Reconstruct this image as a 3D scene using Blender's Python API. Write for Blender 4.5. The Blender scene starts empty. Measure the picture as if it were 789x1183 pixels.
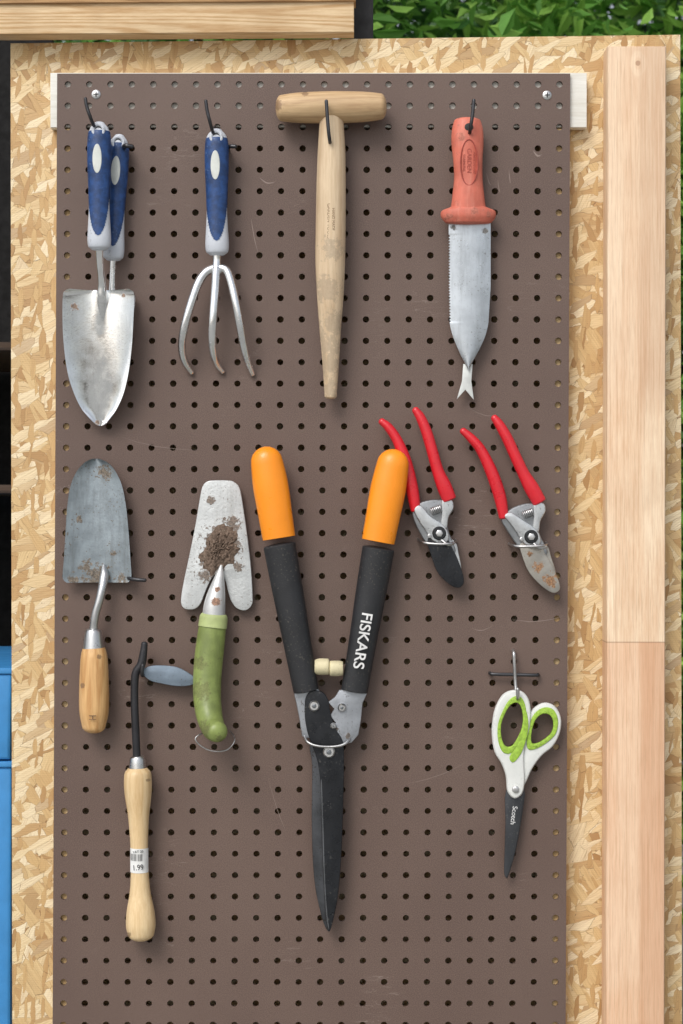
import bpy, math, random
from mathutils import Vector, noise as mnoise
random.seed(7)
scene=bpy.context.scene
COL=scene.collection
D=2.2; Z0=1.15
def s2l(c):
    c/=255.0
    return c/12.92 if c<=0.04045 else ((c+0.055)/1.055)**2.4
def C(r,g,b): return (s2l(r),s2l(g),s2l(b),1)

# ---------------- node helpers ----------------
def nd(nt,t,ins=None,**props):
    n=nt.nodes.new(t)
    for k,v in props.items(): setattr(n,k,v)
    for k,v in (ins or {}).items():
        s=n.inputs[k]
        if isinstance(v,bpy.types.NodeSocket): nt.links.new(v,s)
        else: s.default_value=v
    return n
def ma(nt,op,a,b=0.0,c=0.0,clamp=False):
    return nd(nt,'ShaderNodeMath',{0:a,1:b,2:c},operation=op,use_clamp=clamp).outputs[0]
def mixc(nt,f,a,b,bt='MIX'):
    return nd(nt,'ShaderNodeMix',{0:f,6:a,7:b},data_type='RGBA',blend_type=bt).outputs[2]
def mixf(nt,f,a,b):
    return nd(nt,'ShaderNodeMix',{0:f,2:a,3:b},data_type='FLOAT').outputs[0]
def mr(nt,v,a,b,c=0.0,d=1.0,it='SMOOTHSTEP'):
    return nd(nt,'ShaderNodeMapRange',{0:v,1:a,2:b,3:c,4:d},interpolation_type=it).outputs[0]
def noise(nt,vec,scale,detail=3.0,rough=0.5):
    return nd(nt,'ShaderNodeTexNoise',{'Vector':vec,'Scale':scale,'Detail':detail,'Roughness':rough}).outputs[0]
def mapping(nt,vec,scale=(1,1,1),rot=(0,0,0),loc=(0,0,0)):
    return nd(nt,'ShaderNodeMapping',{'Vector':vec,'Scale':scale,'Rotation':rot,'Location':loc}).outputs[0]
def newmat(name):
    m=bpy.data.materials.new(name); m.use_nodes=True
    nt=m.node_tree
    b=[n for n in nt.nodes if n.type=='BSDF_PRINCIPLED'][0]
    return m,nt,b
def setc(nt,s,v):
    if isinstance(v,bpy.types.NodeSocket): nt.links.new(v,s)
    else: s.default_value=v
def bump(nt,b,h,strength=0.4,dist=0.001):
    n=nd(nt,'ShaderNodeBump',{'Strength':strength,'Distance':dist,'Height':h})
    nt.links.new(n.outputs[0],b.inputs['Normal'])
def mul(c,f): return (c[0]*f,c[1]*f,c[2]*f,1)

def dirtmask(nt,co,blobs,amp=1.0,scale=160,soft=(0.42,0.62)):
    m=None
    for (x,z,r) in blobs:
        v=nd(nt,'ShaderNodeVectorMath',{0:co,1:(-x,0,-z)},operation='ADD').outputs[0]
        v=nd(nt,'ShaderNodeVectorMath',{0:v,1:(1,0,1)},operation='MULTIPLY').outputs[0]
        l=nd(nt,'ShaderNodeVectorMath',{0:v},operation='LENGTH').outputs['Value']
        f=mr(nt,l,0.0,r*2,1.0,0.0,'LINEAR')
        m=f if m is None else ma(nt,'MAXIMUM',m,f)
    n=noise(nt,co,scale,8,0.75)
    n=ma(nt,'MULTIPLY',ma(nt,'SUBTRACT',n,0.5),amp*1.8)
    n=ma(nt,'MULTIPLY',n,mr(nt,m,0.0,0.25))
    t=ma(nt,'ADD',m,n)
    return mr(nt,t,soft[0],soft[1])

def M(name,col,rough=0.5,metal=0.0,var=0.15,nscale=35,bmp=0.15,bscale=350,dirt=None,dcol=(0.13,0.085,0.05,1),
      speck=0.0,coat=0.0,brushed=None,damp=0.9,spec=0.5,dop=0.9,clumps=5.0,streak=None):
    m,nt,b=newmat(name)
    co=nd(nt,'ShaderNodeTexCoord').outputs['Object']
    n1=noise(nt,co,nscale,5,0.6)
    c=mixc(nt,mr(nt,n1,0.3,0.7),mul(col,1-var),mul(col,1+var))
    n2=noise(nt,co,bscale,3,0.6)
    r=mr(nt,noise(nt,co,nscale*2.3,4,0.6),0.3,0.7,max(0.03,rough-0.1),rough+0.12,'LINEAR')
    h=n2
    if streak:
        sn=noise(nt,mapping(nt,co,(1,1,.12)),90,6,0.7)
        c=mixc(nt,ma(nt,'MULTIPLY',mr(nt,sn,0.45,0.7),streak[1]),c,streak[0])
    if brushed:
        nb=noise(nt,mapping(nt,co,brushed),60,3,0.6)
        h=ma(nt,'ADD',n2,ma(nt,'MULTIPLY',nb,1.5))
        c=mixc(nt,ma(nt,'MULTIPLY',mr(nt,nb,0.52,0.72),0.2),c,mul(col,0.65))
    if speck>0:
        ns=noise(nt,co,420,2,0.5); ng=noise(nt,co,28,3,0.5)
        ms=ma(nt,'MULTIPLY',mr(nt,ns,0.62,0.68),mr(nt,ng,0.42,0.6))
        ms=ma(nt,'MULTIPLY',ms,speck)
        c=mixc(nt,ms,c,dcol)
        r=ma(nt,'MAXIMUM',r,ma(nt,'MULTIPLY',ms,0.8))
    mt=metal
    if dirt:
        dm=ma(nt,'MULTIPLY',dirtmask(nt,co,dirt,damp),dop)
        dc=mixc(nt,mr(nt,noise(nt,co,450,4,0.8),.3,.7),mul(dcol,0.4),mul(dcol,1.9))
        c=mixc(nt,dm,c,dc)
        r=mixf(nt,dm,r,0.95)
        mt=ma(nt,'MULTIPLY',ma(nt,'SUBTRACT',1.0,dm),metal)
        h=ma(nt,'ADD',h,ma(nt,'MULTIPLY',dm,ma(nt,'ADD',1.0,ma(nt,'MULTIPLY',noise(nt,co,450,4,0.8),clumps))))
    setc(nt,b.inputs['Base Color'],c); setc(nt,b.inputs['Roughness'],r); setc(nt,b.inputs['Metallic'],mt)
    b.inputs['Specular IOR Level'].default_value=spec
    b.inputs['Coat Weight'].default_value=coat
    b.inputs['Coat Roughness'].default_value=0.15
    bump(nt,b,h,bmp,0.001)
    return m

def Wood(name,c1,c2,axis='Z',ring=40,fine=1.0,rough=0.6,dirt=None,dcol=(0.09,0.06,0.04,1),knots=None,extra=None,damp=0.9,contrast=0.5,big=9.0,dop=.75):
    m,nt,b=newmat(name)
    co=nd(nt,'ShaderNodeTexCoord').outputs['Object']
    sc={'Z':(1,1,0.07),'X':(0.07,1,1)}[axis]
    v=mapping(nt,co,sc)
    n=noise(nt,v,big,2,0.4)
    if knots:
        for (x,z,r) in knots:
            vv=nd(nt,'ShaderNodeVectorMath',{0:nd(nt,'ShaderNodeVectorMath',{0:co,1:(-x,0,-z)},operation='ADD').outputs[0],1:(1,0,0.6)},operation='MULTIPLY').outputs[0]
            l=nd(nt,'ShaderNodeVectorMath',{0:vv},operation='LENGTH').outputs['Value']
            n=ma(nt,'ADD',n,mr(nt,l,0,r*4,0.12,0.0))
    rg=ma(nt,'SINE',ma(nt,'MULTIPLY',n,float(ring)*6))
    rg=mr(nt,rg,-0.6,1.0)
    f=noise(nt,v,420,4,0.7)
    t=ma(nt,'ADD',ma(nt,'MULTIPLY',rg,contrast),ma(nt,'MULTIPLY',mr(nt,f,0.3,0.7),0.5*fine),clamp=True)
    c=mixc(nt,t,c1,c2)
    pn=noise(nt,co,14,3,0.5)
    c=mixc(nt,ma(nt,'MULTIPLY',mr(nt,pn,0.4,0.7),0.25),c,mul(c2,0.75))
    if knots:
        for (x,z,r) in knots:
            c=mixc(nt,ma(nt,'MULTIPLY',dirtmask(nt,co,[(x,z,r)],0.2,200),.8),c,C(140,92,60))
    h=ma(nt,'ADD',f,ma(nt,'MULTIPLY',rg,0.3))
    if dirt:
        dm=dirtmask(nt,co,dirt,damp)
        c=mixc(nt,ma(nt,'MULTIPLY',dm,dop),c,mixc(nt,noise(nt,co,300,4,0.7),mul(dcol,0.6),mul(dcol,1.8)))
    if extra: c=extra(nt,co,c)
    setc(nt,b.inputs['Base Color'],c); b.inputs['Roughness'].default_value=rough
    bump(nt,b,h,0.35,0.0006)
    return m

# ---------------- OSB ----------------
def OSB():
    m,nt,b=newmat('osb_strands')
    co=nd(nt,'ShaderNodeTexCoord').outputs['Object']
    sp=nd(nt,'ShaderNodeSeparateXYZ',{0:co})
    v2=nd(nt,'ShaderNodeCombineXYZ',{0:sp.outputs[0],1:sp.outputs[2]}).outputs[0]
    wob=nd(nt,'ShaderNodeTexNoise',{'Vector':v2,'Scale':150.0,'Detail':4.0,'Roughness':.6}).outputs['Color']
    wob=nd(nt,'ShaderNodeVectorMath',{0:wob,1:(-0.5,-0.5,-0.5)},operation='ADD').outputs[0]
    wob=nd(nt,'ShaderNodeVectorMath',{0:wob,3:0.0028},operation='SCALE').outputs[0]
    v2=nd(nt,'ShaderNodeVectorMath',{0:v2,1:wob},operation='ADD').outputs[0]
    pal=[C(230,206,160),C(206,172,120),C(240,224,190),C(190,152,102),C(220,192,142)]
    col=None; hgt=None
    lays=[(5,22,72,0.0),(75,25,70,0.4),(-40,23,80,0.5),(28,26,90,0.55),(112,25,76,0.6),(-12,30,110,0.64),(58,34,130,0.68),(150,38,120,0.7),(95,55,200,0.8)]
    for i,(ang,sx,sy,th) in enumerate(lays):
        vr=mapping(nt,v2,(1,1,1),(0,0,math.radians(ang)),(i*3.7,i*1.3,0))
        vs=mapping(nt,vr,(sx,sy,1))
        vo=nd(nt,'ShaderNodeTexVoronoi',{'Vector':vs,'Scale':0.95},voronoi_dimensions='2D',feature='F1')
        ve=nd(nt,'ShaderNodeTexVoronoi',{'Vector':vs,'Scale':0.95},voronoi_dimensions='2D',feature='DISTANCE_TO_EDGE')
        cs=nd(nt,'ShaderNodeSeparateColor',{0:vo.outputs['Color']})
        gv=mapping(nt,vr,(30,800,1))
        gv=nd(nt,'ShaderNodeVectorMath',{0:gv,1:vo.outputs['Color']},operation='ADD').outputs[0]
        g=noise(nt,gv,1.0,4,0.7)
        c=mixc(nt,cs.outputs[1],pal[i%5],pal[(i+3)%5])
        c=mixc(nt,mr(nt,cs.outputs[2],0.82,0.95,0,0.6),c,C(156,114,68))
        c=mixc(nt,ma(nt,'MULTIPLY',mr(nt,g,0.4,0.72),0.5),c,C(172,132,84))
        ed=mr(nt,ve.outputs['Distance'],0.0,0.03,0.7,0.0)
        c=mixc(nt,ma(nt,'MULTIPLY',ed,mr(nt,noise(nt,v2,50,2),0.42,0.6)),c,C(108,74,44))
        h=ma(nt,'ADD',ma(nt,'MULTIPLY',cs.outputs[1],1.0),ma(nt,'MULTIPLY',g,0.5))
        h=ma(nt,'SUBTRACT',h,ed)
        if col is None: col,hgt=c,h
        else:
            k=ma(nt,'GREATER_THAN',cs.outputs[0],th)
            col=mixc(nt,k,col,c); hgt=mixf(nt,k,hgt,ma(nt,'ADD',h,0.25*i/5))
    sk=ma(nt,'MULTIPLY',mr(nt,noise(nt,v2,220,3,.6),.67,.72),.6)
    col=mixc(nt,sk,col,C(104,70,42))
    wv=nd(nt,'ShaderNodeTexWave',{'Vector':mapping(nt,co,(0,0,1)),'Scale':130.0,'Distortion':0.6},bands_direction='Z').outputs['Fac']
    hgt=ma(nt,'ADD',hgt,ma(nt,'MULTIPLY',wv,0.15))
    col=mixc(nt,ma(nt,'MULTIPLY',wv,0.1),col,C(160,120,76))
    setc(nt,b.inputs['Base Color'],col); b.inputs['Roughness'].default_value=0.6
    bump(nt,b,hgt,0.5,0.001)
    return m

def PegMat():
    m,nt,b=newmat('brown_hardboard')
    co=nd(nt,'ShaderNodeTexCoord').outputs['Object']
    a=noise(nt,co,4,4,0.6); f=noise(nt,co,1100,2,0.6); g=noise(nt,co,45,6,0.65)
    c=mixc(nt,mr(nt,a,0.3,0.7),C(94,75,67),C(103,84,75))
    c=mixc(nt,ma(nt,'MULTIPLY',mr(nt,f,0.45,0.7),0.4),c,C(140,120,109))
    c=mixc(nt,ma(nt,'MULTIPLY',mr(nt,f,0.5,0.3),0.45),c,C(55,42,36))
    c=mixc(nt,ma(nt,'MULTIPLY',mr(nt,g,0.6,0.75),0.10),c,C(138,122,112))
    vs=mapping(nt,co,(3,1,30),(0,math.radians(35),0)); s=noise(nt,vs,4,3,0.5)
    ln=mr(nt,ma(nt,'ABSOLUTE',ma(nt,'SUBTRACT',s,0.5)),0.0,0.006,1,0)
    ln=ma(nt,'MULTIPLY',ln,mr(nt,noise(nt,co,9,2),0.58,0.68))
    c=mixc(nt,ma(nt,'MULTIPLY',ln,0.3),c,C(176,162,152))
    setc(nt,b.inputs['Base Color'],c); b.inputs['Roughness'].default_value=0.52
    bump(nt,b,f,0.2,0.0004)
    return m

# ---------------- geometry helpers ----------------
def cr(P,sub,closed=False):
    n=len(P); out=[]
    rng=n if closed else n-1
    for i in range(rng):
        if closed: p0,p1,p2,p3=P[(i-1)%n],P[i],P[(i+1)%n],P[(i+2)%n]
        else: p0,p1,p2,p3=P[max(i-1,0)],P[i],P[i+1],P[min(i+2,n-1)]
        for j in range(sub):
            t=j/sub
            out.append(tuple(0.5*((2*b)+(-a+c)*t+(2*a-5*b+4*c-d)*t*t+(-a+3*b-3*c+d)*t**3) for a,b,c,d in zip(p0,p1,p2,p3)))
    if not closed: out.append(tuple(P[-1]))
    return out

class Thing:
    def __init__(s,name,label,cat,ox,oy,d0,group=None,kind=None):
        s.k=(D*1000-d0)/(D*1000)
        s.o=s.W(ox,oy,d0)
        s.e=bpy.data.objects.new(name,None); s.e.empty_display_size=0.02
        s.e.location=s.o; COL.objects.link(s.e)
        s.e["label"]=label; s.e["category"]=cat
        if group: s.e["group"]=group
    def W(s,x,y,d): return Vector(((x-394.5)*s.k/1000,-d/1000,Z0+(591.5-y)*s.k/1000))
    def P(s,x,y,d): return s.W(x,y,d)-s.o
    def L(s,x,y,r=0):
        p=s.P(x,y,0); return (p.x,p.z,r/1000)
    def add(s,name,vs,fs,mat,parent=None,label=None,sharp=35,flat=False):
        me=bpy.data.meshes.new(name)
        me.from_pydata([s.P(*v) for v in vs],[],fs)
        return s.addmesh(name,me,mat,parent,label,sharp,flat)
    def addmesh(s,name,me,mat,parent=None,label=None,sharp=35,flat=False):
        import bmesh
        bm=bmesh.new(); bm.from_mesh(me)
        bmesh.ops.remove_doubles(bm,verts=bm.verts,dist=1e-6)
        bmesh.ops.recalc_face_normals(bm,faces=bm.faces); bm.to_mesh(me); bm.free()
        if not flat:
            for p in me.polygons: p.use_smooth=True
            me.set_sharp_from_angle(angle=math.radians(sharp))
        me.materials.append(mat)
        ob=bpy.data.objects.new(name,me); COL.objects.link(ob)
        ob.parent=parent or s.e
        if label: ob["label"]=label
        return ob

def tubegeo(pts,rad,seg=20,sub=6,cap=(1,1),mode='fix'):
    rr=[(r,r) if not isinstance(r,tuple) else r for r in rad]
    q=cr([tuple(p)+r for p,r in zip(pts,rr)],sub)
    C3=[Vector(p[:3]) for p in q]; R=[(max(p[3],.05),max(p[4],.05)) for p in q]
    n=len(C3); T=[]
    for i in range(n):
        t=(C3[min(i+1,n-1)]-C3[max(i-1,0)]); T.append(t.normalized())
    S=[]
    if mode=='fix':
        for t in T:
            sd=Vector((t.y,-t.x,0)); S.append(sd.normalized() if sd.length>1e-4 else (S[-1] if S else Vector((1,0,0))))
    else:
        t=T[0]; sd=t.cross(Vector((0.3,0.2,1)) if abs(t.z)<0.9 else Vector((0,1,0.1))).normalized()
        if mode=='ptx': sd=Vector((t.y,-t.x,0)).normalized()
        for t in T:
            sd=(sd-t*sd.dot(t)).normalized(); S.append(sd)
    rings=[]
    def ring(c,t,sd,ra,rb):
        nn=sd.cross(t)
        rings.append([tuple(c+sd*(ra*math.cos(a))+nn*(rb*math.sin(a))) for a in [2*math.pi*k/seg for k in range(seg)]])
    def caps(i,sg,cf,order):
        ra,rb=R[i]; m=min(ra,rb)
        for j in order:
            a=j/5*math.pi/2; ring(C3[i]+T[i]*sg*m*math.sin(a)*cf,T[i],S[i],max(ra*math.cos(a),.02),max(rb*math.cos(a),.02))
    if cap[0]: caps(0,-1,cap[0],[5,4,3,2,1])
    for i in range(n): ring(C3[i],T[i],S[i],*R[i])
    if cap[1]: caps(n-1,1,cap[1],[1,2,3,4,5])
    vs=[v for r in rings for v in r]; fs=[]
    for i in range(len(rings)-1):
        for k in range(seg):
            fs.append((i*seg+k,i*seg+(k+1)%seg,(i+1)*seg+(k+1)%seg,(i+1)*seg+k))
    fs.append(tuple(range(seg))); fs.append(tuple((len(rings)-1)*seg+k for k in range(seg)))
    return vs,fs
def tube(T,name,pts,rad,mat,parent=None,label=None,**kw):
    vs,fs=tubegeo(pts,rad,**kw)
    return T.add(name,vs,fs,mat,parent,label)
def area(o): return sum(o[i][0]*o[(i+1)%len(o)][1]-o[(i+1)%len(o)][0]*o[i][1] for i in range(len(o)))
def slab(T,name,outline,d0,d1,mat,bev=0.6,holes=(),sub=5,parent=None,label=None,fn=None,flat=False):
    cu=bpy.data.curves.new('c','CURVE'); cu.dimensions='2D'; cu.fill_mode='BOTH'
    loops=[(outline,1)]+[(h,-1) for h in holes]
    for o,sg in loops:
        o=cr([tuple(p) for p in o],sub,True) if sub>1 else list(o)
        o=[(x,-y) for x,y in o]
        if area(o)*sg<0: o=o[::-1]
        sp=cu.splines.new('POLY'); sp.points.add(len(o)-1)
        for p,c in zip(sp.points,o): p.co=(c[0],c[1],0,1)
        sp.use_cyclic_u=True
    th=(d1-d0)/2; bev=min(bev,th*0.95)
    cu.extrude=th-bev; cu.bevel_depth=bev; cu.bevel_resolution=2; cu.offset=-bev
    ob=bpy.data.objects.new('c',cu); COL.objects.link(ob)
    dg=bpy.context.evaluated_depsgraph_get()
    me=bpy.data.meshes.new_from_object(ob.evaluated_get(dg)); bpy.data.objects.remove(ob)
    mid=(d0+d1)/2
    me.materials.clear()
    for v in me.vertices:
        x,y,d=v.co.x,-v.co.y,v.co.z+mid
        if fn: d+=fn(x,y)
        v.co=T.P(x,y,d)
    me.name=name
    return T.addmesh(name,me,mat,parent,label,30,flat)
def blade(T,name,rows,fn,th,mat,nx=28,sub=6,parent=None,label=None,sharp=50):
    q=cr(rows,sub) if sub>1 else rows; vs=[]; fs=[]; n=len(q); W=nx+1
    for side in (0,1):
        for i,(y,xl,xr) in enumerate(q):
            for j in range(W):
                u=j/nx*2-1; x=(xl+xr)/2+(xr-xl)/2*u
                vs.append((x,y,fn(u,y)-th*side))
    o=n*W
    for i in range(n-1):
        for j in range(nx):
            a=i*W+j; fs.append((a,a+1,a+W+1,a+W)); fs.append((o+a,o+a+W,o+a+W+1,o+a+1))
    for j in range(nx):
        fs.append((j,o+j,o+j+1,j+1)); a=(n-1)*W+j; fs.append((a,a+1,o+a+1,o+a))
    for i in range(n-1):
        a=i*W; fs.append((a,a+W,o+a+W,o+a)); a=i*W+nx; fs.append((a,o+a,o+a+W,a+W))
    return T.add(name,vs,fs,mat,parent,label,sharp=sharp)
def clump(T,name,cx,cy,rx,ry,d,hh,mat,seed=0,ang=0,parent=None):
    vs=[(cx,cy,d+hh)]; fs=[]; NR,NS=16,56
    ca,sa=math.cos(math.radians(ang)),math.sin(math.radians(ang))
    for i in range(1,NR+1):
        t=i/NR
        for k in range(NS):
            a=2*math.pi*k/NS
            rf=1+.42*mnoise.noise(Vector((math.cos(a)*2.2,math.sin(a)*2.2,seed)))+.22*mnoise.noise(Vector((math.cos(a)*7,math.sin(a)*7,seed+5)))
            px,py=rx*rf*t*math.cos(a),ry*rf*t*math.sin(a)
            x=cx+px*ca-py*sa; y=cy+px*sa+py*ca
            h=hh*(1-t**3)*(.55+.9*abs(mnoise.noise(Vector((x*.28,y*.28,seed))))+.7*mnoise.noise(Vector((x*.7,y*.7,seed))))
            vs.append((x,y,d+max(h,-.3) if i<NR else d-.4))
    for k in range(NS): fs.append((0,1+k,1+(k+1)%NS))
    for i in range(NR-1):
        for k in range(NS):
            a=1+i*NS; fs.append((a+k,a+NS+k,a+NS+(k+1)%NS,a+(k+1)%NS))
    return T.add(name,vs,fs,mat,parent,sharp=70)
def ell(cx,cy,a,b,ang=0,n=16):
    ca,sa=math.cos(math.radians(ang)),math.sin(math.radians(ang))
    return [(cx+a*math.cos(t)*ca-b*math.sin(t)*sa,cy+a*math.cos(t)*sa+b*math.sin(t)*ca) for t in [2*math.pi*i/n for i in range(n)]]
def text(T,name,s,x,y,d,size,ang,mat,parent=None,sx=1.0,label=None,ex=0.12,weight=0):
    cu=bpy.data.curves.new('t','FONT'); cu.body=s; cu.size=size; cu.align_x='CENTER'; cu.align_y='CENTER'; cu.extrude=ex; cu.offset=weight
    ob=bpy.data.objects.new('t',cu); COL.objects.link(ob)
    dg=bpy.context.evaluated_depsgraph_get()
    me=bpy.data.meshes.new_from_object(ob.evaluated_get(dg)); bpy.data.objects.remove(ob)
    ca,sa=math.cos(math.radians(ang)),math.sin(math.radians(ang))
    for v in me.vertices:
        a,b=v.co.x*sx,-v.co.y
        v.co=T.P(x+a*ca-b*sa,y+a*sa+b*ca,d+v.co.z)
    me.materials.clear(); me.name=name
    return T.addmesh(name,me,mat,parent,label,30,True)
def box(T,name,x0,x1,y0,y1,d0,d1,mat,parent=None,label=None,bev=1.0,tilt=0,skew=0):
    o=[(x0,y0),(x1,y0+tilt),(x1+skew,y1+tilt),(x0+skew,y1)]
    return slab(T,name,o,d0,d1,mat,bev,sub=1,parent=parent,label=label)

# ---------------- shared materials ----------------
def steel(n,base=.72,rough=.24,**k): return M(n,(base,base*1.01,base*1.02,1),rough,1.0,var=0.08,bmp=0.04,brushed=(6,6,0.4),**k)
darkwire=M('dark_steel_wire',(0.07,0.07,0.075,1),0.35,0.8)
zinc=M('zinc_wire',(0.5,0.5,0.5,1),0.35,1.0)
bolt=M('bolt_steel',(0.62,0.62,0.62,1),0.33,1.0,speck=.4,dcol=C(70,62,54))
white=M('white_ink',(0.75,0.75,0.74,1),0.6,0)
ink_and_recess_shade=M('black_ink_and_recess_shade',(0.02,0.02,0.02,1),0.6,0)  # black for print, and for shade painted in place of holes and recesses
soil=M('dry_soil',C(112,96,84),.95,0,var=.45,nscale=330,bmp=.9,bscale=700,speck=.6,dcol=C(160,146,130),spec=.2)

# ================= SETTING =================
me=bpy.data.meshes.new('ground'); me.from_pydata([(-60,-60,0),(60,-60,0),(60,60,0),(-60,60,0)],[],[(0,1,2,3)])  # unseen ground, added to bounce light and give the metal a reflection
gm,nt,b=newmat('gravel_and_grass')
co=nd(nt,'ShaderNodeTexCoord').outputs['Object']
c=mixc(nt,mr(nt,noise(nt,co,0.5,5,0.7),0.52,0.66),C(176,176,172),C(120,128,100))
c=mixc(nt,ma(nt,'MULTIPLY',noise(nt,co,60,4,0.8),.7),c,C(128,126,120))
setc(nt,b.inputs['Base Color'],c); b.inputs['Roughness'].default_value=0.9
bump(nt,b,noise(nt,co,60,4,0.8),0.6,0.01)
me.materials.append(gm); go=bpy.data.objects.new('ground',me); COL.objects.link(go); go["kind"]="structure"
go["label"]="unseen gravel and grass ground added for bounce light"; go["category"]="ground"

osb=Thing('wall_panel','tan oriented strand board sheet behind the pegboard','board',398,1100,-23)
box(osb,'strand_board',12,786,50,1690,-41,-23,OSB(),tilt=-10,skew=3,bev=0.5)

fur=Wood('whitewashed_pine',C(236,235,228),C(214,210,198),'X',ring=14,rough=0.7,contrast=.3)
furv=Wood('raw_pine_batten',C(222,196,150),C(196,160,108),'Z',ring=14,rough=0.7)
t=Thing('furring_strip','whitewashed pine furring strip behind the top of the pegboard','wood strip',368,116,-5)
box(t,'strip',58,678,84,147,-22.5,-5.5,fur,bev=0.8)
for xx in (64,634):
    t=Thing('batten','raw pine batten behind the edge of the pegboard','wood strip',xx+12,600,-5,group='battens behind the pegboard')
    box(t,'strip',xx+4,xx+22,148.5,1290,-22.5,-5.5,furv,bev=0.8,skew=-4)

pb=Thing('pegboard','brown hardboard pegboard with rows of round holes','pegboard',362,640,0)
def pegboard():
    S=24.7; nx,ny=24,49; x0,y0=66.0,85.0; th=5.0; r=3.7
    vs=[];fs=[]; A=[2*math.pi*i/16 for i in range(16)]
    sk=lambda x,y:(x-(y-85)*0.0048,y)
    for iy in range(ny):
        for ix in range(nx):
            cx=x0+S*(ix+.5); cy=y0+S*(iy+.5); b0=len(vs)
            hr=r*random.uniform(0.95,1.03)
            for a in A:
                ca,sa=math.cos(a),math.sin(a); m=max(abs(ca),abs(sa))
                vs.append((*sk(cx+ca/m*S/2,cy+sa/m*S/2),0))
            for rr,dd in ((hr+0.18,0),(hr,-0.2),(hr,-0.7),(hr,-th)):
                for a in A: vs.append((*sk(cx+math.cos(a)*rr,cy+math.sin(a)*rr),dd))
            for l in range(4):
                for i in range(16):
                    j=(i+1)%16; fs.append((b0+l*16+i,b0+l*16+j,b0+(l+1)*16+j,b0+(l+1)*16+i))
    X1=x0+nx*S; Y1=y0+ny*S
    c=[(x0,y0),(X1,y0),(X1,Y1),(x0,Y1)]; c=[sk(*p) for p in c]
    for i in range(4):
        p,q=c[i],c[(i+1)%4]; b0=len(vs)
        vs.extend([(*p,0),(*q,0),(*q,-th),(*p,-th)]); fs.append((b0,b0+1,b0+2,b0+3))
    pb.add('hardboard_sheet',vs,fs,PegMat(),sharp=25)
pegboard()
scm=M('chalky_scratch',C(146,130,122),0.8)
def scr(x0,y0,x1,y1,w,bow=4):
    vs=[];fs=[];n=10
    for i in range(n):
        t0=i/(n-1); x=x0+(x1-x0)*t0; y=y0+(y1-y0)*t0+bow*math.sin(math.pi*t0)+random.uniform(-.3,.3)
        ww=w*math.sin(math.pi*(0.06+t0*.88))
        dx,dy=-(y1-y0),(x1-x0); l=math.hypot(dx,dy); dx/=l;dy/=l
        vs.extend([(x-dx*ww,y-dy*ww,0.12),(x+dx*ww,y+dy*ww,0.12)])
        if i: m=len(vs); fs.append((m-4,m-3,m-1,m-2))
    pb.add('scratch_mark',vs,fs,scm,flat=True)
for a in [(592,716,650,712,.3),(545,726,570,722,.25),(290,252,298,292,.4),(300,205,318,210,.7),(562,200,568,214,.3),(575,208,578,222,.3),(588,196,590,212,.35),(616,174,626,178,1.0),(540,470,575,480,.22),(140,505,230,520,.2),(310,900,330,960,.2),(470,905,540,880,.2)]:
    scr(*a)
for (sx,sy) in ((111,109),(632,110)):
    t=Thing('screw','silver cross-head screw fixing the pegboard','screw',sx,sy,0.2,group='screws fixing the pegboard')
    tube(t,'screw_head',[(sx,sy,0.1),(sx,sy,0.6),(sx,sy,1.6)],[5.2,5.2,3.6],bolt,mode='pt',sub=1,cap=(0,0),seg=24)
    o=[(sx-3,sy-.7),(sx-.7,sy-.7),(sx-.7,sy-3),(sx+.7,sy-3),(sx+.7,sy-.7),(sx+3,sy-.7),(sx+3,sy+.7),(sx+.7,sy+.7),(sx+.7,sy+3),(sx-.7,sy+3),(sx-.7,sy+.7),(sx-3,sy+.7)]
    slab(t,'cross_recess_shade',o,1.55,1.75,ink_and_recess_shade,0.02,sub=1)  # black slab on the head paints the shade inside the cross slot

# stud
st=Thing('timber_stud','pale planed pine stud fixed upright on the strand board','timber',735,1180,15)
def ex(nt,co,c):
    z=nd(nt,'ShaderNodeSeparateXYZ',{0:co}).outputs
    zz=st.P(0,742,0).z
    low=mr(nt,z[2],zz-0.0004,zz+0.0004,1,0,'LINEAR')
    xx=st.P(738,0,0).x
    rt=mr(nt,ma(nt,'ADD',z[0],ma(nt,'MULTIPLY',noise(nt,mapping(nt,co,(1,1,.3)),14,2),0.01)),xx+0.002,xx+0.009,0,1)
    c=mixc(nt,ma(nt,'MULTIPLY',low,0.35),c,C(224,170,134))
    c=mixc(nt,ma(nt,'MULTIPLY',ma(nt,'MULTIPLY',low,rt),0.45),c,C(200,146,108))
    zt=st.P(0,455,0).z
    up=mr(nt,z[2],zt-0.03,zt+0.02,0,1)
    c=mixc(nt,ma(nt,'MULTIPLY',up,0.3),c,C(220,188,158))
    c=mixc(nt,ma(nt,'MULTIPLY',ma(nt,'MULTIPLY',up,rt),0.35),c,C(190,152,120))
    sn=noise(nt,mapping(nt,co,(1,1,.02)),900,4,.7)
    c=mixc(nt,ma(nt,'MULTIPLY',mr(nt,sn,.48,.68),.4),c,C(170,128,94))
    s2=noise(nt,mapping(nt,co,(1,1,.015)),240,3,.6)
    c=mixc(nt,ma(nt,'MULTIPLY',mr(nt,s2,.5,.66),.3),c,C(186,136,96))
    ln=mr(nt,ma(nt,'ABSOLUTE',ma(nt,'SUBTRACT',z[2],zz)),0.0003,0.0012,1,0)
    c=mixc(nt,ma(nt,'MULTIPLY',ln,0.45),c,C(130,90,60))
    return c
kn=[st.L(737,73,3)]
stm=Wood('planed_pine',C(245,224,194),C(222,184,148),'Z',ring=9,rough=0.6,knots=kn,extra=ex,contrast=0.4,big=13)
box(st,'stud',702,770,53,1670,-22.8,15,stm,bev=2.5,skew=-3)

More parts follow.
